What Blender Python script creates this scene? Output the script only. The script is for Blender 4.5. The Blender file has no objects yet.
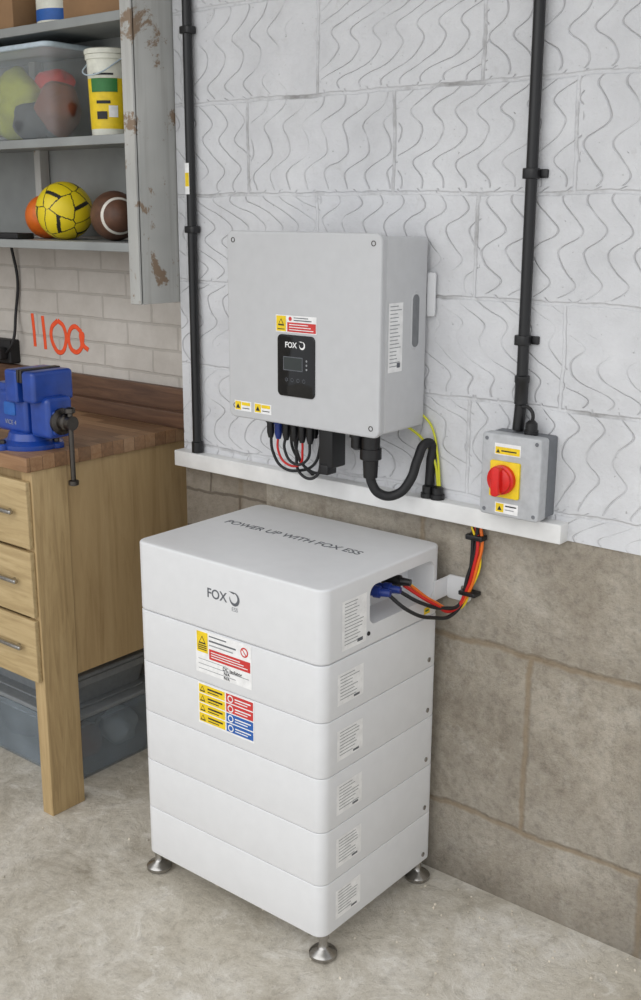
import bpy, bmesh, math, random
from mathutils import Vector, Matrix, noise
random.seed(4)
S=bpy.context.scene
try:
    S.view_settings.view_transform='Standard'
except Exception: pass
C=bpy.context.collection

# ---------------------------------------------------------------- materials
def srgb(c):
    return tuple(((v/255)/12.92 if v/255<=.04045 else (((v/255)+.055)/1.055)**2.4) for v in c)+(1,)
def newmat(name):
    m=bpy.data.materials.new(name); m.use_nodes=True
    nt=m.node_tree; b=nt.nodes['Principled BSDF']; return m,nt,b
def coords(nt,kind='Object',scale=(1,1,1),loc=(0,0,0)):
    t=nt.nodes.new('ShaderNodeTexCoord'); mp=nt.nodes.new('ShaderNodeMapping')
    mp.inputs['Scale'].default_value=scale; mp.inputs['Location'].default_value=loc
    nt.links.new(t.outputs[kind],mp.inputs[0]); return mp.outputs[0]
def noi(nt,vec,scale,detail=4,rough=.55,dist=0):
    n=nt.nodes.new('ShaderNodeTexNoise'); n.inputs['Scale'].default_value=scale
    n.inputs['Detail'].default_value=detail; n.inputs['Roughness'].default_value=rough
    n.inputs['Distortion'].default_value=dist
    nt.links.new(vec,n.inputs['Vector']); return n.outputs['Fac']
def ramp(nt,fac,stops):
    r=nt.nodes.new('ShaderNodeValToRGB'); e=r.color_ramp.elements
    while len(e)<len(stops): e.new(.5)
    for i,(p,c) in enumerate(stops):
        e[i].position=p; e[i].color=srgb(c) if len(c)==3 else c
    nt.links.new(fac,r.inputs[0]); return r.outputs[0]
def mix(nt,fac,a,b,mode='MIX'):
    m=nt.nodes.new('ShaderNodeMix'); m.data_type='RGBA'; m.blend_type=mode
    for s,v in ((0,fac),(6,a),(7,b)):
        if isinstance(v,bpy.types.NodeSocket): nt.links.new(v,m.inputs[s])
        else: m.inputs[s].default_value=v
    return m.outputs[2]
def math_(nt,op,a,b=0.,clamp=False):
    m=nt.nodes.new('ShaderNodeMath'); m.operation=op; m.use_clamp=clamp
    for s,v in ((0,a),(1,b)):
        if isinstance(v,bpy.types.NodeSocket): nt.links.new(v,m.inputs[s])
        else: m.inputs[s].default_value=v
    return m.outputs[0]
def mr(nt,v,a,b,c=0,d=1,smooth=False):
    n=nt.nodes.new('ShaderNodeMapRange')
    if smooth: n.interpolation_type='SMOOTHSTEP'
    nt.links.new(v,n.inputs[0])
    for i,x in zip((1,2,3,4),(a,b,c,d)): n.inputs[i].default_value=x
    return n.outputs[0]
def bump(nt,b,h,strength=.3,dist=.01):
    n=nt.nodes.new('ShaderNodeBump'); n.inputs['Strength'].default_value=strength
    n.inputs['Distance'].default_value=dist
    nt.links.new(h,n.inputs['Height']); nt.links.new(n.outputs[0],b.inputs['Normal'])
def simple(name,col,rough=.5,metal=0,var=.04,nscale=60,bmp=0,coat=0,alpha=None):
    m,nt,b=newmat(name); v=coords(nt)
    f=noi(nt,v,nscale,3)
    lo=tuple(max(0,c*(1-var)) for c in col); hi=tuple(min(255,c*(1+var)) for c in col)
    nt.links.new(ramp(nt,f,[(.3,lo),(.7,hi)]),b.inputs['Base Color'])
    b.inputs['Roughness'].default_value=rough; b.inputs['Metallic'].default_value=metal
    if coat: b.inputs['Coat Weight'].default_value=coat
    if alpha is not None: b.inputs['Alpha'].default_value=alpha
    if bmp: bump(nt,b,f,bmp,.001)
    return m
def wood(name,c1,c2,c3,axis='z',rough=.55,scale=1.):
    m,nt,b=newmat(name)
    sc={'x':(1.2,14,14),'y':(14,1.2,14),'z':(14,14,1.2)}[axis]
    v=coords(nt,'Object',tuple(s*scale for s in sc))
    f=noi(nt,v,3.5,6,.65,.8); g=noi(nt,v,14,3)
    col=ramp(nt,f,[(.25,c1),(.5,c2),(.75,c3)])
    col=mix(nt,math_(nt,'MULTIPLY',g,.2),col,srgb(c1),'MULTIPLY')
    nt.links.new(col,b.inputs['Base Color']); b.inputs['Roughness'].default_value=rough
    bump(nt,b,f,.25,.002); return m
def xz(nt,off=(0,0)):
    t=nt.nodes.new('ShaderNodeTexCoord'); s=nt.nodes.new('ShaderNodeSeparateXYZ'); c=nt.nodes.new('ShaderNodeCombineXYZ')
    nt.links.new(t.outputs['Object'],s.inputs[0])
    nt.links.new(math_(nt,'ADD',s.outputs[0],off[0]),c.inputs[0]); nt.links.new(math_(nt,'ADD',s.outputs[2],off[1]),c.inputs[1])
    return t.outputs['Object'],c.outputs[0],s.outputs
def brick(nt,vec,w,h,mortar,smooth=.3,off=.5):
    b=nt.nodes.new('ShaderNodeTexBrick'); b.offset=off
    for k,v in (('Scale',1),('Mortar Size',mortar),('Mortar Smooth',smooth),('Bias',0),('Brick Width',w),('Row Height',h)):
        b.inputs[k].default_value=v
    b.inputs['Color1'].default_value=(0,0,0,1); b.inputs['Color2'].default_value=(1,1,1,1)
    nt.links.new(vec,b.inputs['Vector']); return b.outputs['Fac'],b.outputs['Color']
def warp(nt,vec,amt,sc):
    n=nt.nodes.new('ShaderNodeTexNoise'); n.inputs['Scale'].default_value=sc
    nt.links.new(vec,n.inputs['Vector'])
    a=nt.nodes.new('ShaderNodeVectorMath'); a.operation='MULTIPLY_ADD'
    nt.links.new(n.outputs['Color'],a.inputs[0]); a.inputs[1].default_value=(amt,amt,0)
    nt.links.new(vec,a.inputs[2]); return a.outputs[0]

def m_painted():
    m,nt,b=newmat('white_painted_block')
    obj,v,s=xz(nt,(.06,-.119)); vw=warp(nt,warp(nt,v,.016,7),.006,35)
    f,rc=brick(nt,vw,.46,.23,.006,.7)
    f_,rb=brick(nt,v,.46,.23,.0,0)
    rnd=nt.nodes.new('ShaderNodeSeparateColor'); nt.links.new(rb,rnd.inputs[0]); rr=rnd.outputs[0]
    n1=noi(nt,obj,5,6,.65); n2=noi(nt,obj,50,6,.75); n3=noi(nt,obj,2.3,8,.75); n6=noi(nt,obj,16,5,.7,.4)
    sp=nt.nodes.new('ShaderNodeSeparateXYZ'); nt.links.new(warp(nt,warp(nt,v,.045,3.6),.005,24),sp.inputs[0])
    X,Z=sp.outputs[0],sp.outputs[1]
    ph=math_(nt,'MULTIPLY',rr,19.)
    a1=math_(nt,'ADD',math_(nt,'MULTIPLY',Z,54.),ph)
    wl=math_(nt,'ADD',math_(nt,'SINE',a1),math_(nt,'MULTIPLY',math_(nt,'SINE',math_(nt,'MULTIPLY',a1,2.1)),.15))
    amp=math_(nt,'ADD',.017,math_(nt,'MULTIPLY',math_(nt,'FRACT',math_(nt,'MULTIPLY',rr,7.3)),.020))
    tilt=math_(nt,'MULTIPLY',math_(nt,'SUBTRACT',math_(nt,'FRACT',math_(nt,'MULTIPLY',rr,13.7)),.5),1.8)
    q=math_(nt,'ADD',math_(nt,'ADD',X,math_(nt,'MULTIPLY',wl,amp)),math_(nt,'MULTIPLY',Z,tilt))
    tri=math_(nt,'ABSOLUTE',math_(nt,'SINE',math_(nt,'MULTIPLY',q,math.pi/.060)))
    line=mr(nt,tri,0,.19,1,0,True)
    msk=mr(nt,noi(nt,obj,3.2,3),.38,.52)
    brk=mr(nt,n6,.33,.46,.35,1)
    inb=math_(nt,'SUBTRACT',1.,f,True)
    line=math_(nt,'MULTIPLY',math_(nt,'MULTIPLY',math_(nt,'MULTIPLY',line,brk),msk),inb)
    col=ramp(nt,n1,[(.3,(204,205,208)),(.55,(217,218,221)),(.75,(226,227,229))])
    st=ramp(nt,n3,[(.52,(0,0,0)),(.74,(150,150,150))])
    col=mix(nt,st,col,srgb((172,170,168)))
    col=mix(nt,math_(nt,'MULTIPLY',mr(nt,n6,.60,.70),.25),col,srgb((178,176,174)))
    n4=noi(nt,obj,95,3,.6); spk=ramp(nt,n4,[(.27,(255,255,255)),(.32,(0,0,0))])
    col=mix(nt,math_(nt,'MULTIPLY',spk,.5),col,srgb((135,134,132)))
    mort=math_(nt,'MULTIPLY',f,math_(nt,'MULTIPLY',ramp(nt,noi(nt,obj,4.5,5,.7),[(.48,(0,0,0)),(.68,(255,255,255))]),.7))
    col=mix(nt,mort,col,srgb((112,109,106)))
    col=mix(nt,math_(nt,'MULTIPLY',line,.34),col,srgb((145,145,148)))  # groove shade painted into the wall colour along the wavy lines
    nt.links.new(col,b.inputs['Base Color']); b.inputs['Roughness'].default_value=.78
    h=math_(nt,'ADD',math_(nt,'MULTIPLY',n2,.45),math_(nt,'MULTIPLY',n1,1.1)); h=math_(nt,'ADD',h,math_(nt,'MULTIPLY',n6,.3))
    h=math_(nt,'SUBTRACT',h,math_(nt,'MULTIPLY',f,.45)); h=math_(nt,'SUBTRACT',h,math_(nt,'MULTIPLY',line,.5))
    h=math_(nt,'SUBTRACT',h,math_(nt,'MULTIPLY',spk,.3))
    bump(nt,b,h,.75,.008); return m
def m_lower():
    m,nt,b=newmat('bare_concrete_block')
    obj,v,s=xz(nt,(.1,-.226)); vw=warp(nt,warp(nt,v,.03,6),.01,30)
    f,_=brick(nt,vw,.62,.46,.012,.8); f2,_=brick(nt,vw,.23,.115,.006,.6)
    n1=noi(nt,obj,3.4,9,.75,.3); n2=noi(nt,obj,42,7,.8); n3=noi(nt,obj,1.3,6,.7); n5=noi(nt,obj,9,6,.7)
    col=ramp(nt,n1,[(.28,(142,133,120)),(.44,(174,165,151)),(.58,(194,186,173)),(.74,(220,214,204))])
    col=mix(nt,ramp(nt,n3,[(.45,(0,0,0)),(.62,(170,170,170))]),col,srgb((176,172,165)))
    col=mix(nt,math_(nt,'MULTIPLY',mr(nt,n5,.55,.66),.4),col,srgb((216,211,202)))
    col=mix(nt,.5,col,ramp(nt,n2,[(.28,(95,90,84)),(.5,(222,218,211)),(.7,(255,252,246))]),'MULTIPLY')
    edge=math_(nt,'MULTIPLY',f,math_(nt,'ADD',.25,math_(nt,'MULTIPLY',noi(nt,obj,9,4),.7)))
    col=mix(nt,edge,col,srgb((150,130,102)))
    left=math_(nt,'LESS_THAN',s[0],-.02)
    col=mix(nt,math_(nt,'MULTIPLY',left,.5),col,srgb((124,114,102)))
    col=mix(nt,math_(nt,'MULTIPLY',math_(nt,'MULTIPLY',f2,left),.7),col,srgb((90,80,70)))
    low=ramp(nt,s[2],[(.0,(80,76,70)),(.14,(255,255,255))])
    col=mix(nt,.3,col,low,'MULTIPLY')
    nt.links.new(col,b.inputs['Base Color']); b.inputs['Roughness'].default_value=.9
    h=math_(nt,'SUBTRACT',math_(nt,'ADD',n2,math_(nt,'MULTIPLY',n1,2.)),math_(nt,'MULTIPLY',f,.6))
    bump(nt,b,h,.85,.012); return m
def m_leftwall():
    m,nt,b=newmat('painted_brickwork')
    obj,v,s=xz(nt,(0,0)); vw=warp(nt,v,.008,12)
    f,_=brick(nt,vw,.225,.075,.005,.4)
    n1=noi(nt,obj,4,6,.7); n2=noi(nt,obj,60,4)
    col=ramp(nt,n1,[(.3,(184,178,170)),(.7,(208,203,196))])
    col=mix(nt,math_(nt,'MULTIPLY',f,.3),col,srgb((140,134,126)))
    nt.links.new(col,b.inputs['Base Color']); b.inputs['Roughness'].default_value=.8
    bump(nt,b,math_(nt,'SUBTRACT',math_(nt,'MULTIPLY',n2,.3),f),.5,.006); return m
def m_floor():
    m,nt,b=newmat('worn_concrete_floor'); v=coords(nt)
    n1=noi(nt,v,3.2,10,.75,.6); n2=noi(nt,v,26,8,.8); n3=noi(nt,v,1.3,7,.65,.6); n4=noi(nt,v,140,2); n5=noi(nt,v,8,8,.75,.8)
    col=ramp(nt,n1,[(.34,(176,168,154)),(.45,(202,196,184)),(.54,(215,210,200)),(.66,(232,229,223))])
    col=mix(nt,ramp(nt,n3,[(.5,(0,0,0)),(.58,(150,150,150))]),col,srgb((204,197,182)))
    col=mix(nt,ramp(nt,n3,[(.34,(180,180,180)),(.42,(0,0,0))]),col,srgb((172,166,155)))
    col=mix(nt,math_(nt,'MULTIPLY',mr(nt,n5,.56,.62),.5),col,srgb((236,233,227)))
    col=mix(nt,math_(nt,'MULTIPLY',mr(nt,n5,.42,.36),.4),col,srgb((152,143,128)))
    col=mix(nt,.4,col,ramp(nt,n2,[(.32,(120,112,100)),(.5,(232,228,220)),(.62,(255,255,255))]),'MULTIPLY')
    col=mix(nt,ramp(nt,n4,[(.28,(170,170,170)),(.34,(0,0,0))]),col,srgb((120,112,102)))
    nt.links.new(col,b.inputs['Base Color']); b.inputs['Roughness'].default_value=.85
    bump(nt,b,math_(nt,'ADD',n2,math_(nt,'MULTIPLY',n5,1.5)),.65,.008); return m
def m_rusty():
    m,nt,b=newmat('chipped_painted_steel'); v=coords(nt)
    n=noi(nt,v,7,8,.75,.4); n2=noi(nt,v,3,3); n5=noi(nt,coords(nt,'Object',(40,40,1.5)),1.5,4)
    col=ramp(nt,n2,[(.3,(168,169,166)),(.7,(194,194,190))])
    col=mix(nt,ramp(nt,n5,[(.5,(0,0,0)),(.7,(170,170,170))]),col,srgb((150,148,142)))
    mk=ramp(nt,n,[(.575,(0,0,0)),(.615,(255,255,255))])
    col=mix(nt,mk,col,srgb((138,118,98)))
    nt.links.new(col,b.inputs['Base Color']); b.inputs['Roughness'].default_value=.55
    bump(nt,b,n,.2,.003); return m
def m_benchtop():
    m,nt,b=newmat('butcher_block_top'); v=coords(nt)
    t=nt.nodes.new('ShaderNodeTexCoord')
    f,rc=brick(nt,t.outputs['Object'],.34,.04,.0007,0,.37)
    sc=nt.nodes.new('ShaderNodeSeparateColor'); nt.links.new(rc,sc.inputs[0])
    g=noi(nt,coords(nt,'Object',(2,22,22)),4,6,.65,.6); w=noi(nt,v,4,6,.7)
    col=ramp(nt,math_(nt,'ADD',math_(nt,'MULTIPLY',g,.6),math_(nt,'MULTIPLY',sc.outputs[0],.4)),[(.2,(108,78,54)),(.5,(148,112,80)),(.8,(178,144,110))])
    col=mix(nt,math_(nt,'MULTIPLY',mr(nt,w,.5,.7),.5),col,srgb((126,106,88)))
    col=mix(nt,math_(nt,'MULTIPLY',f,.7),col,srgb((60,40,26)))
    nt.links.new(col,b.inputs['Base Color']); b.inputs['Roughness'].default_value=.45
    return m
M=dict(
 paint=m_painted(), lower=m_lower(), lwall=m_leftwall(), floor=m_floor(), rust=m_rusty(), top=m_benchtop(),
 white=simple('white_powder_coat',(222,223,225),.38,0,.008,25),
 seam=simple('seam_shadow_gap',(120,122,125),.7),
 invf=simple('grey_powder_coat',(196,197,199),.36,0,.01,30),
 invb=simple('grey_powder_coat_body',(196,197,199),.42,0,.012,30),
 black=simple('black_plastic',(22,22,24),.38), blackm=simple('black_rubber',(28,28,30),.6),
 gloss=simple('black_gloss_screen',(10,11,14),.08), lcd=simple('lcd_glass',(40,46,44),.12),
 steel=simple('stainless_steel',(170,168,165),.25,1), dsteel=simple('dark_steel',(90,86,82),.35,1),
 red=simple('red_plastic',(215,30,25),.3), redl=simple('red_label',(205,55,52),.5),
 yel=simple('yellow_label',(238,205,30),.5), blue=simple('vice_blue_enamel',(28,66,150),.3,0,.08,20,0,.3),
 bluel=simple('blue_label',(35,95,175),.5), wlab=simple('white_label',(238,238,238),.5),
 ink=simple('black_ink',(35,35,38),.6), gink=simple('grey_ink',(95,98,104),.6), lgray=simple('light_ink',(150,152,155),.6),
 cblue=simple('blue_connector',(25,50,125),.35), cred=simple('red_cable',(200,30,25),.45), corg=simple('orange_cable',(225,110,30),.45),
 green=simple('green_yellow_cable',(205,205,50),.45), railp=simple('white_gloss_timber',(226,226,225),.45,0,.04,12,.2),
 iso=simple('isolator_lid_grey',(180,182,185),.45), isob=simple('isolator_base_grey',(110,113,118),.5),
 post=wood('sawn_pine',(158,132,92),(188,162,118),(204,180,136),'z'),
 ply=wood('plywood_panel',(146,120,82),(174,148,106),(186,161,120),'z',.6,.5),
 drawer=wood('drawer_timber',(162,138,98),(188,165,122),(202,180,138),'x'),
 dark=wood('dark_hardwood',(74,50,38),(100,72,54),(122,90,68),'x',.45),
 orange=simple('orange_spray_paint',(250,90,45),.7), crate=simple('translucent_blue_grey_plastic',(150,162,172),.3,0,.08,8,0,0,.4),
 tray=simple('grey_tray',(132,137,141),.45), trayd=simple('dark_cloth',(46,48,54),.7), shelfm=simple('shelf_steel',(146,149,148),.5,0,.06,6),
 bally=simple('ball_yellow',(235,210,30),.4,0,.03,10), ballk=simple('ball_black',(30,30,30),.4),
 leather=simple('leather_brown',(92,62,46),.55,0,.12,40,.3), stripe=simple('ball_stripe',(225,220,210),.5),
 bucket=simple('bucket_white',(225,225,212),.4), card=simple('cardboard',(150,116,82),.7,0,.06,10),
 olive=simple('olive_fabric',(160,165,60),.8,0,.1,20), brown=simple('brown_fabric',(120,66,44),.8,0,.1,20), 
 gravel=simple('grit',(200,192,178),.9,0,.15,30),
 lgreen=simple('label_green',(50,120,60),.5),
 clear=simple('clear_plastic',(210,216,218),.25,0,.03,12,0,0,.15), lidw=simple('pale_blue_lid',(190,204,214),.35),
)

# ---------------------------------------------------------------- builders
def empty(name):
    o=bpy.data.objects.new(name,None); C.objects.link(o); return o
def obj(name,me,mats,parent=None,smooth=True):
    o=bpy.data.objects.new(name,me); C.objects.link(o)
    for m in (mats if isinstance(mats,(list,tuple)) else [mats]): me.materials.append(M[m] if isinstance(m,str) else m)
    if parent: o.parent=parent
    if smooth:
        for p in me.polygons: p.use_smooth=True
        try: me.set_sharp_from_angle(angle=math.radians(38))
        except Exception: pass
    return o
def rs(name,x,y,z,mat,parent=None,r=.004,e=.002,axis='z',seg=6,es=3):
    rng={'x':x,'y':y,'z':z}; 
    a,b={'z':('x','y'),'y':('x','z'),'x':('y','z')}[axis]
    (u0,u1),(v0,v1),(w0,w1)=rng[a],rng[b],rng[axis]
    e=min(e,(w1-w0)/2*.99); bm=bmesh.new(); rings=[]
    prof=[(e*(1-math.sin(t*math.pi/2/es)),e*(1-math.cos(t*math.pi/2/es))) for t in range(es+1)]
    levels=[(i,w0+h) for i,h in prof]+[(i,w1-h) for i,h in reversed(prof)]
    for ins,w in levels:
        rr=max(r-ins,.0002); ring=[]
        for cx,cy,a0 in ((u1-ins-rr,v1-ins-rr,0),(u0+ins+rr,v1-ins-rr,90),(u0+ins+rr,v0+ins+rr,180),(u1-ins-rr,v0+ins+rr,270)):
            for k in range(seg+1):
                t=math.radians(a0+90*k/seg); p=(cx+rr*math.cos(t),cy+rr*math.sin(t))
                co={'z':(p[0],p[1],w),'y':(p[0],w,p[1]),'x':(w,p[0],p[1])}[axis]
                ring.append(bm.verts.new(co))
        rings.append(ring)
    n=len(rings[0])
    for A,B in zip(rings,rings[1:]):
        for i in range(n): bm.faces.new((A[i],A[(i+1)%n],B[(i+1)%n],B[i]))
    bm.faces.new(rings[0]); bm.faces.new(rings[-1])
    bmesh.ops.recalc_face_normals(bm,faces=bm.faces)
    me=bpy.data.meshes.new(name); bm.to_mesh(me); bm.free()
    return obj(name,me,mat,parent)
def lathe(name,p0,p1,prof,mat,parent=None,seg=32):
    p0=Vector(p0);d=(Vector(p1)-p0).normalized(); q=d.to_track_quat('Z','Y')
    bm=bmesh.new(); rings=[]
    for h,r in prof:
        rings.append([bm.verts.new(p0+q@Vector((max(r,1e-5)*math.cos(2*math.pi*k/seg),max(r,1e-5)*math.sin(2*math.pi*k/seg),h))) for k in range(seg)])
    for A,B in zip(rings,rings[1:]):
        for i in range(seg): bm.faces.new((A[i],A[(i+1)%seg],B[(i+1)%seg],B[i]))
    bm.faces.new(rings[0]); bm.faces.new(rings[-1])
    bmesh.ops.recalc_face_normals(bm,faces=bm.faces)
    me=bpy.data.meshes.new(name); bm.to_mesh(me); bm.free()
    return obj(name,me,mat,parent)
def cyl(name,p0,p1,r,mat,parent=None,seg=24,ch=.001):
    L=(Vector(p1)-Vector(p0)).length; ch=min(ch,L*.3,r*.5)
    return lathe(name,p0,p1,[(0,r-ch),(ch,r),(L-ch,r),(L,r-ch)],mat,parent,seg)
def tube(name,pts,r,mat,parent=None):
    cu=bpy.data.curves.new(name,'CURVE'); cu.dimensions='3D'; cu.bevel_depth=r; cu.bevel_resolution=4; cu.resolution_u=10; cu.use_fill_caps=True
    sp=cu.splines.new('BEZIER'); sp.bezier_points.add(len(pts)-1)
    for bp,p in zip(sp.bezier_points,pts): bp.co=p; bp.handle_left_type=bp.handle_right_type='AUTO'
    o=bpy.data.objects.new(name,cu); C.objects.link(o); cu.materials.append(M[mat])
    if parent: o.parent=parent
    return o
def face_front(Y): return lambda u,v,d:(u,Y-d,v)
def face_side(X): return lambda u,v,d:(X+d,u,v)
def decal(name,fm,items,parent):
    bm=bmesh.new(); mats=[]
    for poly,mt,d in items:
        if mt not in mats: mats.append(mt)
        vs=[bm.verts.new(fm(u,v,d)) for u,v in poly]; f=bm.faces.new(vs); f.material_index=mats.index(mt)
    me=bpy.data.meshes.new(name); bm.to_mesh(me); bm.free()
    return obj(name,me,mats,parent,False)
def R(u0,v0,u1,v1): return [(u0,v0),(u1,v0),(u1,v1),(u0,v1)]
def T(cx,cy,s): return [(cx-s,cy-s*.8),(cx+s,cy-s*.8),(cx,cy+s*.9)]
def disc(cx,cy,r,n=20): return [(cx+r*math.cos(2*math.pi*k/n),cy+r*math.sin(2*math.pi*k/n)) for k in range(n)]
def text(name,s,loc,rot,mat,parent,width=None,size=.02,align='CENTER',ext=.0002,bold=0):
    cu=bpy.data.curves.new(name,'FONT'); cu.body=s; cu.size=size; cu.extrude=ext; cu.align_x=align; cu.align_y='CENTER'; cu.offset=bold
    o=bpy.data.objects.new(name,cu); C.objects.link(o); cu.materials.append(M[mat])
    o.location=loc; o.rotation_euler=rot
    if width:
        bpy.context.view_layer.update(); w=o.dimensions.x
        if w>0: cu.size=size*width/w
    if parent: o.parent=parent
    return o
FR=(math.pi/2,0,0)

# ---------------------------------------------------------------- room
def boxmesh(name,boxes,mats,parent=None):
    bm=bmesh.new()
    for (x0,x1,y0,y1,z0,z1,mi) in boxes:
        v=[bm.verts.new((x,y,z)) for x in (x0,x1) for y in (y0,y1) for z in (z0,z1)]
        for q in ((0,1,3,2),(4,6,7,5),(0,4,5,1),(2,3,7,6),(0,2,6,4),(1,5,7,3)):
            bm.faces.new([v[i] for i in q]).material_index=mi
    bmesh.ops.recalc_face_normals(bm,faces=bm.faces)
    me=bpy.data.meshes.new(name); bm.to_mesh(me); bm.free(); return obj(name,me,mats,parent,False)
floor=boxmesh('floor',[(-3.2,3.6,-4.5,.4,-.1,0,0)],['floor'])
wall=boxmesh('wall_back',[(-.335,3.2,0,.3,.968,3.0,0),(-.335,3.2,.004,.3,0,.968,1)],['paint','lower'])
wl=boxmesh('wall_recess',[(-2.3,-.335,.1,.3,0,3.0,0)],['lwall'])
wll=boxmesh('wall_left_blocker',[(-2.4,-2.3,-2.6,.3,0,3.0,0)],['lwall'])  # unseen side wall, added to block sky light and darken the bench end
ceil=boxmesh('ceiling_blocker',[(-2.4,3.2,-1.5,.3,3.0,3.1,0)],['railp'])  # unseen slab, added and sized to shade the shelf side from above
trim=rs('trim_1',(-.34,.885),(-.036,.004),(.966,1.011),'railp',None,.003,.002,'x')

# ---------------------------------------------------------------- battery stack
bat=empty('home_battery_stack')
XL=-.012; W=.575; YF=-.482; YB=-.028; ZB=.0635; H=.134; ZT=.907
rs('inner_core',(XL+.012,W-.012),(YF+.012,YB-.012),(ZB+.004,ZB+5*H+.01),'seam',bat,.03,.001)
for k in range(5):
    rs('battery_module_%d'%(k+1),(XL,W),(YF,YB),(ZB+k*H+.0006,ZB+(k+1)*H-.0006),'white',bat,.028,.0028,seg=10)
zh=ZB+5*H
head=rs('control_head',(XL,W),(YF,YB),(zh+.0006,ZT),'white',bat,.028,.006,seg=10,es=5)
cut=rs('recess_cutter',(W-.075,W+.05),(-.318,-.062),(.783,.876),'white',None,.022,.001,'x')
md=head.modifiers.new('recess','BOOLEAN'); md.object=cut; md.operation='DIFFERENCE'; md.solver='EXACT'
bpy.context.view_layer.update()
ev=head.evaluated_get(bpy.context.evaluated_depsgraph_get()); nm=bpy.data.meshes.new_from_object(ev)
head.modifiers.clear(); head.data=nm; bpy.data.objects.remove(cut)
for p in nm.polygons: p.use_smooth=True
try: nm.set_sharp_from_angle(angle=math.radians(30))
except Exception: pass
for i,(fx,fy) in enumerate(((XL+.014,YF+.028),(W-.018,YF+.028),(XL+.03,YB-.03),(W-.024,YB-.030))):
    lathe('levelling_foot_%d'%(i+1),(fx,fy,0),(fx,fy,1),[(0,.029),(.004,.033),(.012,.033),(.018,.027),(.024,.013),(.028,.010),(.05,.010),(.05,.014),(.058,.014),(.058,.014),(ZB+.004,.014)],'steel',bat)
for k in range(6):
    z=ZB+k*H+(.022 if k<5 else .03)
    lathe('side_screw_%d'%k,(W,-.072,z),(W+1,-.072,z),[(0,.006),(.002,.006),(.003,.0045),(.003,.0025),(.0015,.002)],'steel',bat,16)
fs=face_side(W)
def rating(name,y0,z0,y1,z1,n,fm,parent,d=.0006):
    it=[(R(y0,z0,y1,z1),'wlab',d)]
    for i in range(n):
        zz=z1-(i+1)*(z1-z0)/(n+1.5); L=random.uniform(.45,.8)
        it.append((R(y0+.1*(y1-y0),zz,y0+(.1+L)*(y1-y0),zz+(z1-z0)/(n+1.5)*.24),'lgray',d+.0003))
    it.append((R(y0+.62*(y1-y0),z0+.06*(z1-z0),y0+.85*(y1-y0),z0+.13*(z1-z0)),'gink',d+.0004))
    return decal(name,fm,it,parent)
rating('rating_label_head',-.418,.752,-.330,.866,13,fs,bat)
for k in range(5): rating('rating_label_%d'%k,-.432,ZB+k*H+.028,-.338,ZB+k*H+.102,8,fs,bat)
decal('earth_mark',fs,[(R(-.10,.745,-.075,.762),'yel',.0006),(R(-.095,.751,-.08,.756),'lgreen',.0009)],bat)
text('front_logo','FOX',(.262,YF-.0004,.828),FR,'gink',bat,.062,.03,bold=.0004)
ff=face_front(YF)
def swirl(name,fm,cx,cz,s,mat,parent,d=.0008):
    n=36; its=[]
    def P(k):
        t=math.radians(-195+300*k/n); th=s*(.06+.42*math.sin(math.pi*k/n))
        x,z=s*math.cos(t),s*math.sin(t)*1.05; X,Zz=(s-th)*math.cos(t),(s-th)*math.sin(t)*1.05
        return (cx+x,cz+z),(cx+X,cz+Zz)
    for k in range(n):
        a,b=P(k); c,e=P(k+1); its.append(([a,c,e,b],mat,d))
    its.append(([(cx-s*1.15,cz+s*1.05),(cx-s*.2,cz+s*.75),(cx+s*.1,cz+s*.98),(cx-s*.3,cz+s*1.08)],mat,d))
    return decal(name,fm,its,parent)
swirl('logo_swirl',ff,.318,.831,.0155,'gink',bat)
text('logo_sub','ESS',(.318,YF-.0004,.806),FR,'lgray',bat,.018,.01)
text('lid_text','POWER UP WITH FOX ESS',(.258,-.219,ZT+.0003),(0,0,0),'gink',bat,.43,.03,bold=.0003)
def sticker_a():
    x0,x1,z0,z1=.190,.368,.624,.731
    it=[(R(x0,z0,x1,z1),'wlab',.0006),(R(x0+.004,z0+.052,x0+.04,z1-.004),'yel',.0009),(T(x0+.022,z0+.083,.012),'ink',.0012),(T(x0+.022,z0+.0835,.008),'yel',.0014),
        (R(x0+.044,z0+.040,x1-.004,z0+.066),'redl',.0009),(disc(x1-.022,z0+.086,.012),'redl',.0009),(disc(x1-.022,z0+.086,.0085),'wlab',.0011),
        (R(x0+.044,z0+.084,x0+.13,z0+.088),'gink',.0009),(R(x0+.044,z0+.074,x0+.12,z0+.077),'lgray',.0009),(R(x0+.044,z0+.096,x0+.10,z0+.099),'gink',.0009),
        (R(x0+.008,z0+.034,x0+.1,z0+.0355),'lgray',.0009),(R(x0+.008,z0+.022,x1-.008,z0+.0235),'lgray',.0009),(R(x0+.008,z0+.01,x1-.05,z0+.0115),'lgray',.0009),
        ([(x1-.030,z0+.093),(x1-.028,z0+.095),(x1-.014,z0+.079),(x1-.016,z0+.077)],'redl',.0013)]
    for i in range(3): it.append((R(x0+.05,z0+.046+i*.006,x1-.012-i*.012,z0+.0482+i*.006),'wlab',.0012))
    for i in range(3): it.append((R(x0+.008,z0+.058+i*.005,x0+.036,z0+.0605+i*.005),'ink',.0012))
    decal('warning_sticker_isolate',ff,it,bat)
    text('sticker_note','DC Isolator',(x0+.118,YF-.0014,z0+.028),FR,'ink',bat,.06,.01)
    text('sticker_note_b','N/A',(x0+.10,YF-.0014,z0+.017),FR,'ink',bat,.018,.01)
    text('sticker_note_c','N/A',(x0+.10,YF-.0014,z0+.006),FR,'ink',bat,.018,.01)
sticker_a()
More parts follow.
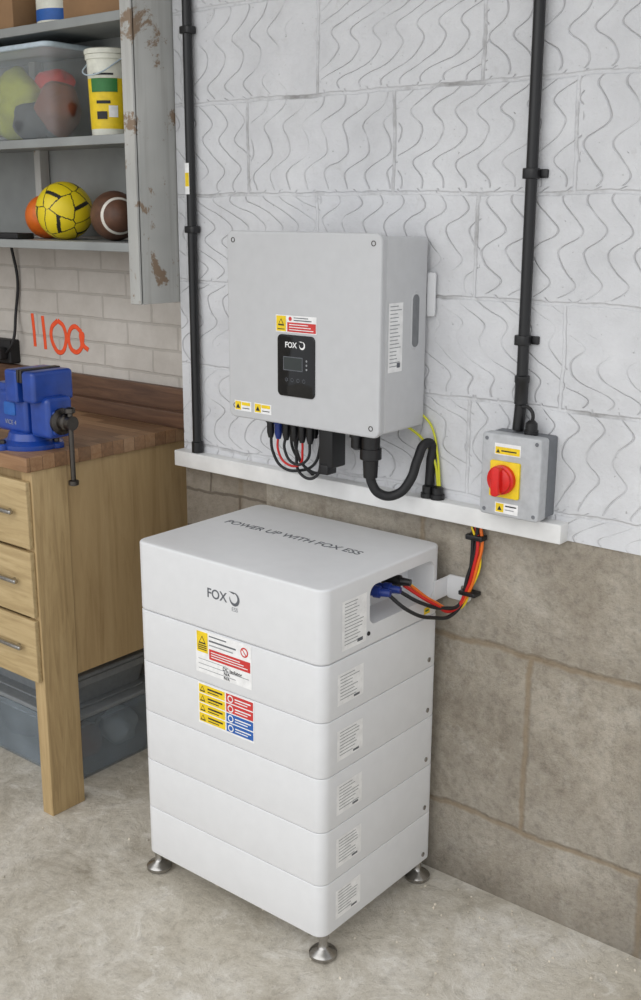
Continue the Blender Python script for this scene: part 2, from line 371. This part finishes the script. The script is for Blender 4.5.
def sticker_b():
    x0,x1,z0,z1=.194,.374,.493,.598; it=[(R(x0,z0,x1,z1),'wlab',.0006)]
    h=(z1-z0-.006)/4
    for i in range(4):
        a=z0+.003+i*h
        it+=[(R(x0+.003,a+.002,x0+.088,a+h-.001),'yel',.0009),(T(x0+.015,a+h/2,.009),'ink',.0012),(T(x0+.015,a+h/2+.0005,.0055),'yel',.0014),
             (R(x0+.032,a+h*.55,x0+.08,a+h*.72),'ink',.0012),(R(x0+.032,a+h*.28,x0+.068,a+h*.38),'ink',.0012)]
        c='bluel' if i<2 else 'redl'
        it+=[(R(x0+.092,a+.002,x1-.003,a+h-.001),c,.0009),(disc(x0+.106,a+h/2,.009),'wlab',.0012),(disc(x0+.106,a+h/2,.006),c,.0014),
             (R(x0+.12,a+h*.55,x1-.01,a+h*.68),'wlab',.0012),(R(x0+.12,a+h*.3,x1-.02,a+h*.4),'wlab',.0012)]
    decal('warning_sticker_hazard',ff,it,bat)
sticker_b()
cyl('port_cap',(W-.02,-.322+.0,.766),(W+.003,-.322,.766),.005,'blackm',bat)

cab=empty('battery_cables'); cab.parent=bat
for i,(yy,zz) in enumerate(((-.275,.845),(-.235,.842),(-.195,.850))):
    xo=W-.055
    lathe('blue_plug_%d'%i,(xo,yy,zz),(xo+1,yy+.25,zz),[(0,.011),(.03,.011),(.031,.014),(.045,.014),(.046,.010),(.07,.008)],'cblue' if i<2 else 'black',cab,20)
tube('black_cable_1',[(W-.0,-.258,.845),(W+.035,-.22,.80),(W+.045,-.12,.755),(W+.05,-.05,.745),(.635,-.02,.775),(.648,-.016,.85),(.652,-.016,.966)],.0045,'blackm',cab)
tube('black_cable_2',[(W-.0,-.218,.842),(W+.03,-.16,.80),(W+.045,-.07,.765),(.63,-.03,.765),(.643,-.022,.83),(.660,-.018,.9),(.664,-.018,.966)],.0045,'blackm',cab)
tube('red_cable',[(W-.005,-.18,.84),(W+.035,-.12,.79),(W+.05,-.04,.755),(.64,-.025,.79),(.662,-.022,.87),(.668,-.02,.92),(.657,-.014,.966)],.0042,'cred',cab)
tube('orange_cable',[(W-.005,-.16,.838),(W+.032,-.11,.79),(W+.05,-.035,.76),(.65,-.022,.80),(.668,-.018,.87),(.676,-.014,.92),(.668,-.012,.966)],.0040,'corg',cab)
tube('yellow_cable',[(W-.01,-.17,.85),(W+.03,-.10,.785),(W+.05,-.03,.75),(.655,-.02,.81),(.672,-.012,.88),(.648,-.02,.966)],.0028,'yel',cab)
rs('cable_saddle_1',(.636,.682),(-.028,0),(.93,.942),'black',cab,.004,.002,'z')
rs('cable_saddle_2',(.625,.672),(-.032,0),(.79,.80),'black',cab,.004,.002,'z')
rs('bracket_plate',(W+.0005,W+.07),(-.006,0),(.765,.825),'white',bat,.012,.001,'y')
rs('bracket_arm',(W+.0005,W+.0035),(-.062,-.003),(.77,.82),'white',bat,.006,.0008,'x')
cyl('bracket_screw',(W+.05,-.010,.80),(W+.05,-.004,.80),.006,'steel',bat)

# ---------------------------------------------------------------- inverter
inv=empty('solar_inverter')
IX0,IX1,IZ0,IZ1,IY=.042,.506,1.179,1.632,-.2023
rs('front_cover',(IX0,IX1),(IY,IY+.016),(IZ0,IZ1),'invf',inv,.018,.005,'y',8,4)
rs('cover_flange',(IX0+.004,IX1-.004),(IY+.012,IY+.032),(IZ0+.004,IZ1-.004),'invb',inv,.014,.001,'y',8)
rs('chassis',(IX0+.012,IX1-.003),(IY+.026,-.018),(IZ0+.006,IZ1-.010),'invb',inv,.008,.003,'y')
rs('mount_plate',(IX0+.06,IX1-.02),(-.022,0),(IZ1-.20,IZ1-.08),'invb',inv,.006,.001,'y')
rs('mount_tab',(IX1-.006,IX1+.016),(-.014,-.008),(IZ1-.19,IZ1-.09),'white',inv,.006,.001,'y')
fi=face_front(IY)
for i,(x,z) in enumerate(((IX0+.022,IZ1-.022),(IX1-.022,IZ1-.022),(IX0+.022,IZ0+.03),(IX1-.022,IZ0+.022))):
    lathe('cover_screw_%d'%i,(x,IY+.001,z),(x,-9,z),[(0,.0062),(.0018,.0062),(.0018,.0045),(.0006,.004)],'dsteel',inv,20)
rs('display_panel',(.207,.321),(IY-.004,IY+.002),(1.250,1.396),'gloss',inv,.012,.002,'y',8)
fd=face_front(IY-.004)
decal('lcd',fd,[(R(.226,1.312,.286,1.345),'gink',.0003),(R(.228,1.314,.284,1.343),'lcd',.0006),(disc(.298,1.338,.0025),'lgray',.0004),(disc(.298,1.328,.0025),'lgray',.0004),(disc(.298,1.318,.0025),'lgray',.0004)]
   +[(disc(.236+i*.018,1.29,.0045),'gink',.0004) for i in range(4)]+[(disc(.236+i*.018,1.29,.0036),'gloss',.0006) for i in range(4)],inv)
text('display_logo','FOX',(.250,IY-.0045,1.372),FR,'wlab',inv,.036,.02,bold=.0004)
swirl('display_swirl',fd,.285,1.373,.009,'wlab',inv)
it=[(R(.200,1.401,.325,1.441),'wlab',.0006),(R(.202,1.403,.232,1.439),'yel',.0009),(T(.217,1.424,.010),'ink',.0012),(T(.217,1.4245,.006),'yel',.0014),
    (R(.236,1.403,.323,1.425),'redl',.0009),(disc(.245,1.433,.005),'redl',.0009),(R(.206,1.407,.228,1.409),'ink',.0012)]
it+=[(R(.242,1.407+i*.006,.316-i*.008,1.409+i*.006),'wlab',.0012) for i in range(3)]+[(R(.256,1.429,.31,1.4315),'gink',.0009),(R(.256,1.435,.30,1.437),'gink',.0009)]
decal('warning_sticker',fi,it,inv)
it=[]
for a in (.062,.128):
    it+=[(R(a,1.197,a+.056,1.222),'wlab',.0006),(R(a+.002,1.199,a+.022,1.22),'yel',.0009),(T(a+.012,1.2085,.007),'ink',.0012),(R(a+.024,1.211,a+.052,1.219),'yel',.0009),(R(a+.026,1.203,a+.05,1.205),'ink',.0009)]
decal('small_warning_stickers',fi,it,inv)
fsi=face_side(IX1-.003)
rating('inverter_rating_label',-.168,1.325,-.113,1.480,17,fsi,inv)
rs('handle_rim',(IX1-.004,IX1-.0018),(-.080,-.046),(1.37,1.50),'invf',inv,.0168,.0008,'x',10)
rs('handle_slot',(IX1-.003,IX1-.0012),(-.076,-.050),(1.375,1.495),'seam',inv,.0125,.0004,'x',10)

cc=empty('inverter_cable_set'); cc.parent=inv; zb=IZ0+.008
def gland(name,x,y,z,L,r,mat='black'):
    return lathe(name,(x,y,z),(x,y,z-1),[(0,r*.9),(L*.2,r*.9),(L*.2,r*1.1),(L*.4,r*1.1),(L*.42,r*.85),(L*.8,r*.85),(L,r*.55)],mat,cc,12)
for i,x in enumerate((.112,.138,.164,.190,.216,.242)):
    gland('dc_connector_%d'%i,x,-.125,zb,.066,.0115,'cblue' if i==1 else 'black')
    gland('dc_connector_back_%d'%i,x+.008,-.085,zb,.06,.0115)
rs('comms_dongle',(.268,.312),(-.125,-.07),(1.068,zb),'black',cc,.005,.003,'z')
rs('comms_dongle_step',(.272,.300),(-.128,-.09),(1.05,1.075),'black',cc,.005,.003,'z')
lathe('ac_gland_small',(.385,-.12,zb),(.385,-.12,0),[(0,.020),(.03,.020),(.03,.016),(.055,.016),(.06,.010)],'black',cc,24)
lathe('ac_gland_large',(.432,-.13,zb),(.432,-.13,0),[(0,.026),(.014,.026),(.014,.022),(.05,.022),(.05,.026),(.075,.026),(.078,.019),(.12,.017)],'black',cc,24)
tube('flex_conduit',[(.432,-.13,1.09),(.434,-.128,1.055),(.452,-.115,1.026),(.482,-.09,1.026),(.505,-.07,1.06),(.512,-.05,1.11),(.520,-.03,1.145),(.526,-.014,1.14),(.524,-.012,1.10),(.522,-.014,1.03)],.0115,'blackm',cc)
tube('dc_loop_red_1',[(.138,-.125,1.135),(.142,-.13,1.09),(.165,-.125,1.06),(.198,-.115,1.06),(.213,-.12,1.10),(.216,-.125,1.135)],.0030,'cred',cc)
tube('dc_loop_black_4',[(.164,-.125,1.135),(.167,-.135,1.10),(.195,-.13,1.065),(.225,-.12,1.075),(.242,-.125,1.135)],.0036,'blackm',cc)
tube('dc_loop_black_1',[(.112,-.125,1.135),(.116,-.12,1.08),(.145,-.115,1.045),(.19,-.10,1.042),(.225,-.09,1.06),(.236,-.08,1.1),(.24,-.08,1.16)],.0038,'blackm',cc)
tube('dc_loop_black_2',[(.190,-.125,1.135),(.193,-.12,1.10),(.21,-.10,1.05),(.24,-.08,1.04),(.262,-.07,1.07),(.264,-.07,1.16)],.0038,'blackm',cc)
tube('dc_loop_black_3',[(.172,-.085,1.14),(.176,-.10,1.08),(.2,-.11,1.035),(.235,-.10,1.03),(.25,-.09,1.08),(.25,-.085,1.14)],.0038,'blackm',cc)
tube('dc_drop_black',[(.145,-.085,1.14),(.147,-.08,1.09),(.16,-.05,1.04),(.165,-.02,1.011)],.0038,'blackm',cc)
tube('earth_cable',[(.47,-.05,zb),(.485,-.03,1.17),(.50,-.014,1.15),(.535,-.012,1.10),(.548,-.014,1.04)],.0032,'green',cc)
tube('earth_cable_2',[(.478,-.03,zb+.04),(.508,-.012,1.20),(.522,-.008,1.18),(.540,-.009,1.12),(.552,-.012,1.04)],.0028,'green',cc)
for i,x in enumerate((.522,.550)):
    lathe('rail_gland_%d'%i,(x,-.018,1.011),(x,-.018,2),[(0,.017),(.012,.017),(.012,.014),(.028,.014),(.032,.008)],'black',cc,12)

# ---------------------------------------------------------------- isolator switch
sw=empty('rotary_isolator_switch')
X0,X1,Z0,Z1=.702,.850,1.018,1.204
rs('base_box',(X0+.002,X1-.002),(-.045,0),(Z0+.002,Z1-.002),'isob',sw,.006,.002,'y')
rs('front_lid',(X0,X1),(-.078,-.043),(Z0,Z1),'iso',sw,.008,.004,'y')
fq=face_front(-.078)
for i,(x,z) in enumerate(((X0+.012,Z0+.012),(X1-.012,Z0+.012),(X0+.012,Z1-.012),(X1-.012,Z1-.012))):
    cyl('lid_screw_%d'%i,(x,-.077,z),(x,-.0795,z),.0045,'isob',sw,12)
kx,kz=.765,1.105
rs('yellow_escutcheon',(kx-.037,kx+.037),(-.084,-.077),(kz-.042,kz+.04),'yel',sw,.004,.001,'y')
lathe('red_knob',(kx-.004,-.083,kz),(kx-.004,-9,kz),[(0,.033),(.012,.033),(.014,.029),(.02,.028),(.022,.025)],'red',sw,32)
rs('knob_grip',(kx-.014,kx+.006),(-.120,-.10),(kz-.033,kz+.033),'red',sw,.008,.003,'y')
decal('isolator_labels',fq,[(R(.735,1.158,.80,1.184),'wlab',.0005),(R(.737,1.16,.798,1.176),'yel',.0008),(T(.744,1.1665,.005),'ink',.001),(R(.752,1.166,.79,1.169),'ink',.001),
   (R(.742,1.026,.80,1.05),'wlab',.0005),(R(.744,1.028,.764,1.048),'yel',.0008),(T(.754,1.037,.006),'ink',.001),(R(.768,1.042,.796,1.045),'ink',.001),(R(.768,1.034,.79,1.036),'lgray',.001)],sw)
lathe('top_gland',(.797,-.03,Z1-.002),(.797,-.03,3),[(0,.016),(.01,.016),(.01,.0135),(.026,.013),(.032,.007)],'black',sw,12)
tube('tail_cable',[(.772,-.030,1.262),(.787,-.032,1.262),(.799,-.032,1.25),(.797,-.03,1.225)],.004,'blackm',sw)

# ---------------------------------------------------------------- conduits
c2=empty('electrical_conduit')
cyl('pipe',(.762,-.020,1.29),(.754,-.020,2.99),.0125,'black',c2)
lathe('end_coupler',(.762,-.020,1.262),(.762,-.020,3),[(0,.010),(.004,.015),(.05,.015),(.052,.0165),(.066,.0165),(.068,.0125)],'black',c2)
cyl('lower_pipe',(.758,-.020,1.206),(.762,-.020,1.265),.013,'black',c2)
for i,z in enumerate((1.406,1.756,2.12)):
    rs('saddle_clip_%d'%i,(.740,.790),(-.007,.0),(z-.009,z+.009),'black',c2,.003,.001,'y')
    rs('saddle_body_%d'%i,(.741,.775),(-.035,-.002),(z-.011,z+.011),'black',c2,.012,.002,'z')
c1=empty('electrical_conduit.001')
cyl('pipe',(-.2635,-.018,1.013),(-.2635,-.018,2.99),.0125,'black',c1)
lathe('end_cap',(-.2635,-.018,1.0125),(-.2635,-.018,3),[(0,.016),(.03,.016),(.032,.0125)],'black',c1)
for i,z in enumerate((1.628,2.13)):
    rs('saddle_%d'%i,(-.283,-.244),(-.033,0),(z-.009,z+.009),'black',c1,.01,.002,'z')
decal('warning_tag',face_front(-.0312),[(R(-.272,1.72,-.256,1.80),'wlab',.0),(R(-.271,1.74,-.257,1.775),'yel',.0004)],c1)

# ---------------------------------------------------------------- workbench
wb=empty('workbench')
BX=-.42
rs('bench_top',(-2.2,BX+.006),(-.492,.096),(1.012,1.052),'top',wb,.004,.003,'z')
rs('front_post',(BX-.045,BX),(-.474,-.358),(0,1.012),'post',wb,.003,.002,'z')
rs('rear_post',(BX-.09,BX-.02),(.03,.095),(0,1.0),'post',wb,.003,.002,'z')
rs('end_panel',(BX-.016,BX-.003),(-.359,.096),(.40,1.011),'ply',wb,.001,.001,'x')
rs('carcass',(-2.2,BX-.05),(-.462,.06),(.405,1.005),'ply',wb,.002,.001,'z')
for i,(a,b) in enumerate(((.80,.985),(.605,.79),(.415,.595))):
    rs('drawer_front_%d'%i,(-1.2,BX-.006),(-.49,-.4745),(a,b),'drawer',wb,.003,.003,'y')
    rs('drawer_pull_%d'%i,(-.66,-.475),(-.512,-.498),((a+b)/2+.0,(a+b)/2+.012),'steel',wb,.005,.003,'x')
    for x in (-.64,-.50): cyl('pull_stud_%d'%i,(x,-.505,(a+b)/2+.006),(x,-.488,(a+b)/2+.006),.005,'steel',wb)
rs('back_upstand',(-2.2,-.345),(.074,.0985),(1.0525,1.165),'dark',wb,.003,.002,'x')
rs('upstand_ledge',(-2.2,-.345),(.045,.074),(1.0525,1.10),'dark',wb,.003,.002,'x')

vi=empty('bench_vice'); ax=-.378; D=.018
lathe('swivel_base',(-.56+D,ax,1.0525),(-.56+D,ax,2),[(0,.086),(.012,.086),(.018,.074),(.022,.064),(.04,.058),(.044,.05)],'blue',vi,40)
for a in (0,120,240):
    t=math.radians(a+20); x=-.56+D+.085*math.cos(t); y=ax+.085*math.sin(t)
    if a==0: x-=.01
    lathe('lug_%d'%a,(x,y,1.0525),(x,y,2),[(0,.022),(.012,.022),(.016,.018)],'blue',vi,20); cyl('bolt_%d'%a,(x,y,1.066),(x,y,1.078),.009,'dsteel',vi,6)
rs('body',(-.655+D,-.515+D),(ax-.045,ax+.045),(1.092,1.205),'blue',vi,.014,.012,'x',6,4)
rs('anvil',(-.665+D,-.58+D),(ax-.035,ax+.035),(1.17,1.222),'blue',vi,.006,.006,'z')
rs('fixed_jaw',(-.572+D,-.520+D),(ax-.066,ax+.066),(1.18,1.268),'blue',vi,.008,.006,'x',6,4)
rs('fixed_jaw_plate',(-.521+D,-.513+D),(ax-.064,ax+.064),(1.236,1.270),'dsteel',vi,.002,.001,'x')
rs('moving_jaw',(-.500+D,-.448+D),(ax-.066,ax+.066),(1.185,1.268),'blue',vi,.01,.01,'x',6,4)
rs('moving_jaw_plate',(-.509+D,-.499+D),(ax-.064,ax+.064),(1.236,1.270),'dsteel',vi,.002,.001,'x')
rs('moving_body',(-.505+D,-.425+D),(ax-.042,ax+.042),(1.090,1.20),'blue',vi,.014,.012,'x',6,4)
rs('slide_bar',(-.62+D,-.42+D),(ax-.028,ax+.028),(1.10,1.165),'blue',vi,.008,.004,'x')
lathe('screw_head',(-.428+D,ax,1.135),(5,ax,1.135),[(0,.036),(.01,.036),(.014,.024),(.03,.024),(.034,.019),(.052,.019)],'dsteel',vi,24)
hx=-.386+D
cyl('handle_bar',(hx,ax,.975),(hx,ax,1.17),.007,'dsteel',vi)
for z in (.965,1.160): lathe('handle_end_%d'%int(z*100),(hx,ax,z),(hx,ax,9),[(0,.008),(.003,.014),(.014,.014),(.017,.008)],'dsteel',vi,20)
text('vice_cast_mark','VICE 4',(-.585+D,ax-.0455,1.12),FR,'lgray',vi,.05,.02)
rs('body_badge',(-.61+D,-.56+D),(ax-.0475,ax-.044),(1.14,1.175),'bluel',vi,.006,.001,'y')

def crate(name,x,y,z,mat,lidmat):
    e=empty(name)
    bm=bmesh.new()
    def ring(i,zz):
        x0,x1,y0,y1=x[0]+i,x[1]-i,y[0]+i,y[1]-i; r=.03; L=[]
        for cx,cy,a0 in ((x1-r,y1-r,0),(x0+r,y1-r,90),(x0+r,y0+r,180),(x1-r,y0+r,270)):
            for k in range(6):
                a=math.radians(a0+18*k); L.append(bm.verts.new((cx+r*math.cos(a),cy+r*math.sin(a),zz)))
        return L
    zr=z[1]-z[0]
    rr=[ring(.022,z[0]),ring(.010,z[0]+zr*.6),ring(.004,z[1]-.03),ring(-.006,z[1]-.028),ring(-.006,z[1]-.006),ring(.006,z[1]-.006),ring(.026,z[0]+.006)]
    n=len(rr[0])
    for A,B in zip(rr,rr[1:]):
        for i in range(n): bm.faces.new((A[i],A[(i+1)%n],B[(i+1)%n],B[i]))
    bm.faces.new(rr[0]); bm.faces.new(rr[-1])
    bmesh.ops.recalc_face_normals(bm,faces=bm.faces)
    me=bpy.data.meshes.new(name+'_shell'); bm.to_mesh(me); bm.free(); obj('shell',me,mat,e)
    if lidmat:
        rs('lid',(x[0]-.008,x[1]+.008),(y[0]-.008,y[1]+.008),(z[1]-.005,z[1]+.010),lidmat,e,.03,.005)
        rs('lid_panel',(x[0]+.03,x[1]-.03),(y[0]+.03,y[1]-.03),(z[1]+.0095,z[1]+.016),lidmat,e,.02,.003)
    return e
def lump(name,c,s,mat,seed,parent):
    bm=bmesh.new(); bmesh.ops.create_icosphere(bm,subdivisions=3,radius=1)
    for v in bm.verts:
        k=1+.25*noise.noise(v.co*1.6+Vector((seed,0,0))); v.co=Vector((v.co.x*s[0],v.co.y*s[1],v.co.z*s[2]))*k+Vector(c)
    me=bpy.data.meshes.new(name); bm.to_mesh(me); bm.free(); return obj(name,me,mat,parent)
k1=crate('storage_crate',(-1.25,-.50),(-.34,.02),(0,.215),'crate','tray')
lump('dark_contents',(-.85,-.16,.09),(.22,.13,.07),'trayd',3,k1)
lump('brown_contents',(-.62,-.22,.075),(.07,.08,.055),'brown',6,k1)
lump('pale_contents',(-.60,-.07,.08),(.06,.06,.06),'lidw',8,k1)
crate('storage_crate.001',(-1.25,-.53),(-.30,.02),(.2315,.325),'tray','tray')

# ---------------------------------------------------------------- shelf cabinet
sc=empty('shelf_cabinet')
rs('side_panel',(-.358,-.338),(-.14,.099),(1.43,2.99),'rust',sc,.002,.001,'x')
rs('side_flange',(-.378,-.338),(-.146,-.134),(1.43,2.99),'rust',sc,.003,.002,'y')
for i,z in enumerate((1.572,1.853,2.155)):
    rs('shelf_%d'%i,(-2.2,-.358),(-.135,.099),(z+.004,z+.02),'shelfm',sc,.002,.001,'z')
    rs('shelf_lip_%d'%i,(-2.2,-.36),(-.141,-.133),(z-.004,z+.02),'shelfm',sc,.002,.001,'x')
rs('back_panel',(-2.2,-.358),(.088,.099),(1.6,2.99),'shelfm',sc,.001,.001,'y')
rs('top_panel',(-2.2,-.338),(-.14,.099),(2.6,2.62),'shelfm',sc,.001,.001,'z')
rs('upright',(-1.03,-1.0),(.05,.085),(1.592,2.6),'rust',sc,.002,.001,'z')

bm=bmesh.new(); bmesh.ops.create_icosphere(bm,subdivisions=6,radius=.0835)
g=(1+5**.5)/2
P=[Vector(v).normalized() for v in [(0,1,g),(0,-1,g),(0,1,-g),(0,-1,-g),(1,g,0),(-1,g,0),(1,-g,0),(-1,-g,0),(g,0,1),(-g,0,1),(g,0,-1),(-g,0,-1)]]
h=1/g
Q=[Vector(v).normalized() for v in [(a,b,c) for a in (1,-1) for b in (1,-1) for c in (1,-1)]+[(0,a*h,b*g) for a in (1,-1) for b in (1,-1)]+[(a*h,b*g,0) for a in (1,-1) for b in (1,-1)]+[(a*g,0,b*h) for a in (1,-1) for b in (1,-1)]]
for f in bm.faces:
    c=f.calc_center_median().normalized()
    ds=sorted([c.dot(p)-.012 for p in P]+[c.dot(p) for p in Q],reverse=True)
    f.material_index=1 if ds[0]-ds[1]<.013 else 0
me=bpy.data.meshes.new('soccer_ball'); bm.to_mesh(me); bm.free()
o=obj('soccer_ball',me,['bally','ballk']); o.location=(-.776,-.04,1.592+.0835); o.rotation_euler=(.4,.3,.2)
bm=bmesh.new(); bmesh.ops.create_uvsphere(bm,u_segments=32,v_segments=24,radius=.066)
me=bpy.data.meshes.new('orange_ball'); bm.to_mesh(me); bm.free()
o=obj('orange_ball',me,'corg'); o.location=(-.935,.016,1.592+.066)
bm=bmesh.new(); bmesh.ops.create_uvsphere(bm,u_segments=32,v_segments=24,radius=1)
for v in bm.verts:
    z=v.co.z; v.co=Vector((v.co.x*.07,v.co.y*.07,0))*(1-.12*abs(z))+Vector((0,0,z*.10))
for f in bm.faces:
    z=abs(f.calc_center_median().z); f.material_index=1 if .058<z<.072 else 0
me=bpy.data.meshes.new('american_football'); bm.to_mesh(me); bm.free()
o=obj('american_football',me,['leather','stripe']); o.location=(-.575,-.02,1.592+.07); o.rotation_euler=(math.pi/2,0,math.radians(60))
rs('paint_tray',(-1.25,-.90),(-.125,-.06),(1.5925,1.61),'blackm',None,.006,.003)
bk=empty('plastic_tub'); bx,by,bz=-.545,-.045,1.8735
lathe('tub_body',(bx,by,bz),(bx,by,9),[(0,.05),(.003,.053),(.20,.06),(.20,.064),(.212,.064),(.214,.058)],'bucket',bk,40)
lathe('tub_lid',(bx,by,bz+.213),(bx,by,9),[(0,.066),(.012,.066),(.015,.06),(.015,.05),(.011,.049)],'bucket',bk,40)
lathe('tub_label',(bx,by,bz+.02),(bx,by,9),[(0,.0542),(.155,.0590)],'yel',bk,40)
def arcpatch(name,a0,a1,z0,z1,r0,mat,par):
    bm=bmesh.new(); n=12; A=[];B=[]
    for k in range(n+1):
        t=math.radians(a0+(a1-a0)*k/n)
        A.append(bm.verts.new((bx+(r0)*math.cos(t),by+(r0)*math.sin(t),bz+z0)));B.append(bm.verts.new((bx+(r0+(z1-z0)*.032)*math.cos(t),by+(r0+(z1-z0)*.032)*math.sin(t),bz+z1)))
    for k in range(n): bm.faces.new((A[k],A[k+1],B[k+1],B[k]))
    me=bpy.data.meshes.new(name); bm.to_mesh(me); bm.free(); obj(name,me,mat,par)
arcpatch('label_picture',-95,-20,.115,.15,.0590,'lgreen',bk)
arcpatch('label_text_1',-85,-30,.158,.163,.0604,'ink',bk)
arcpatch('label_text_2',-80,-40,.085,.093,.0578,'ink',bk)
arcpatch('label_text_3',-80,-50,.045,.065,.0568,'ink',bk)
arcpatch('label_white',-45,-20,.05,.08,.0568,'wlab',bk)
tube('tub_handle',[(bx-.06,by-.02,bz+.2),(bx-.03,by-.066,bz+.165),(bx+.03,by-.066,bz+.16),(bx+.064,by-.01,bz+.2)],.002,'lidw',bk)
cb=crate('clear_storage_box',(-1.25,-.70),(-.13,.075),(1.8735,2.12),'clear','lidw')
lump('folded_cloth_olive',(-.97,-.04,1.98),(.10,.06,.10),'olive',1,cb)
lump('ball_brown',(-.79,-.03,1.965),(.072,.06,.080),'brown',2,cb)
lump('cloth_dark',(-.88,-.06,1.93),(.07,.05,.05),'trayd',3,cb)
lump('glove_red',(-.86,.01,2.04),(.08,.04,.04),'cred',5,cb)
lump('cloth_pale',(-1.12,-.03,1.97),(.08,.06,.08),'card',9,cb)
rs('cardboard_box',(-1.3,-.86),(-.12,.08),(2.1755,2.30),'card',None,.002,.001)
rs('cardboard_box.001',(-.66,-.40),(-.10,.08),(2.1755,2.36),'card',None,.002,.001)
pt=empty('paint_tin')
lathe('tin_body',(-.755,-.03,2.1755),(-.755,-.03,9),[(0,.07),(.15,.07),(.15,.073),(.158,.073),(.158,.06)],'bucket',pt,32)
lathe('tin_band',(-.755,-.03,2.19),(-.755,-.03,9),[(0,.0705),(.03,.0705)],'bluel',pt,32)

sp=bpy.data.curves.new('spray_number','CURVE'); sp.dimensions='3D'; sp.bevel_depth=.008; sp.bevel_resolution=2
def stroke(pts):
    s=sp.splines.new('BEZIER'); s.bezier_points.add(len(pts)-1)
    for b,p in zip(s.bezier_points,pts): b.co=(p[0],0,p[1]); b.handle_left_type=b.handle_right_type='AUTO'
stroke([(-1.155,1.335),(-1.15,1.28),(-1.148,1.225)]); stroke([(-1.10,1.33),(-1.095,1.27),(-1.092,1.22)])
stroke([(-1.02,1.32),(-1.055,1.29),(-1.05,1.24),(-1.015,1.215),(-.985,1.245),(-.99,1.30),(-1.02,1.32)])
stroke([(-.90,1.29),(-.94,1.305),(-.968,1.265),(-.945,1.225),(-.905,1.24),(-.90,1.285),(-.895,1.25),(-.87,1.235)])
so=bpy.data.objects.new('spray_number',sp); C.objects.link(so); sp.materials.append(M['orange']); so.location=(0,.0995,.008); so.scale=(1,.12,1); so.parent=wl
sk=empty('power_socket')
rs('socket_box',(-1.36,-1.235),(.06,.1),(1.17,1.25),'blackm',sk,.006,.003,'y')
tube('socket_lead',[(-1.26,.055,1.2),(-1.22,.06,1.24),(-1.225,.085,1.34),(-1.21,.090,1.45),(-1.22,.080,1.565)],.005,'blackm',sk)
rs('plug',(-1.29,-1.25),(.03,.06),(1.185,1.225),'blackm',sk,.006,.003,'y')

bm=bmesh.new()
for i in range(220):
    x=random.uniform(-.4,1.3); y=-abs(random.gauss(0,.14))-.012 if random.random()<.75 else random.uniform(-.9,-.05); s=random.uniform(.0015,.004)
    g=bmesh.ops.create_icosphere(bm,subdivisions=1,radius=s,matrix=Matrix.Translation((x,y,s*.5)))
    for v in g['verts']: v.co+=Vector([random.uniform(-.3,.3)*s for _ in range(3)])
me=bpy.data.meshes.new('floor_grit'); bm.to_mesh(me); bm.free(); obj('floor_grit',me,'gravel',None,False)

# ---------------------------------------------------------------- light
w=bpy.data.worlds.new('World'); S.world=w; w.use_nodes=True
bg=w.node_tree.nodes['Background']; bg.inputs[0].default_value=(.955,.975,1,1); bg.inputs[1].default_value=.90
sl=bpy.data.lights.new('sun','SUN'); sl.energy=1.4; sl.angle=math.radians(75); sl.color=(1,.99,.975)
so=bpy.data.objects.new('sun',sl); C.objects.link(so)
so.rotation_euler=Vector((.0,.8,-.62)).to_track_quat('-Z','Y').to_euler()

# ---------------------------------------------------------------- camera
cd=bpy.data.cameras.new('camera'); co=bpy.data.objects.new('camera',cd); C.objects.link(co)
fw=Vector((-.6097,.7508,-.254)); r=Vector((.7756,.6313,.0044)); u=Vector((-.1637,.1943,.9672))
m=Matrix((r,u,-fw)).transposed().to_4x4(); m.translation=(1.9362,-2.1696,1.6755); co.matrix_world=m
cd.sensor_fit='VERTICAL'; cd.sensor_height=36; cd.lens=1.0966*36; cd.clip_start=.05
S.camera=co
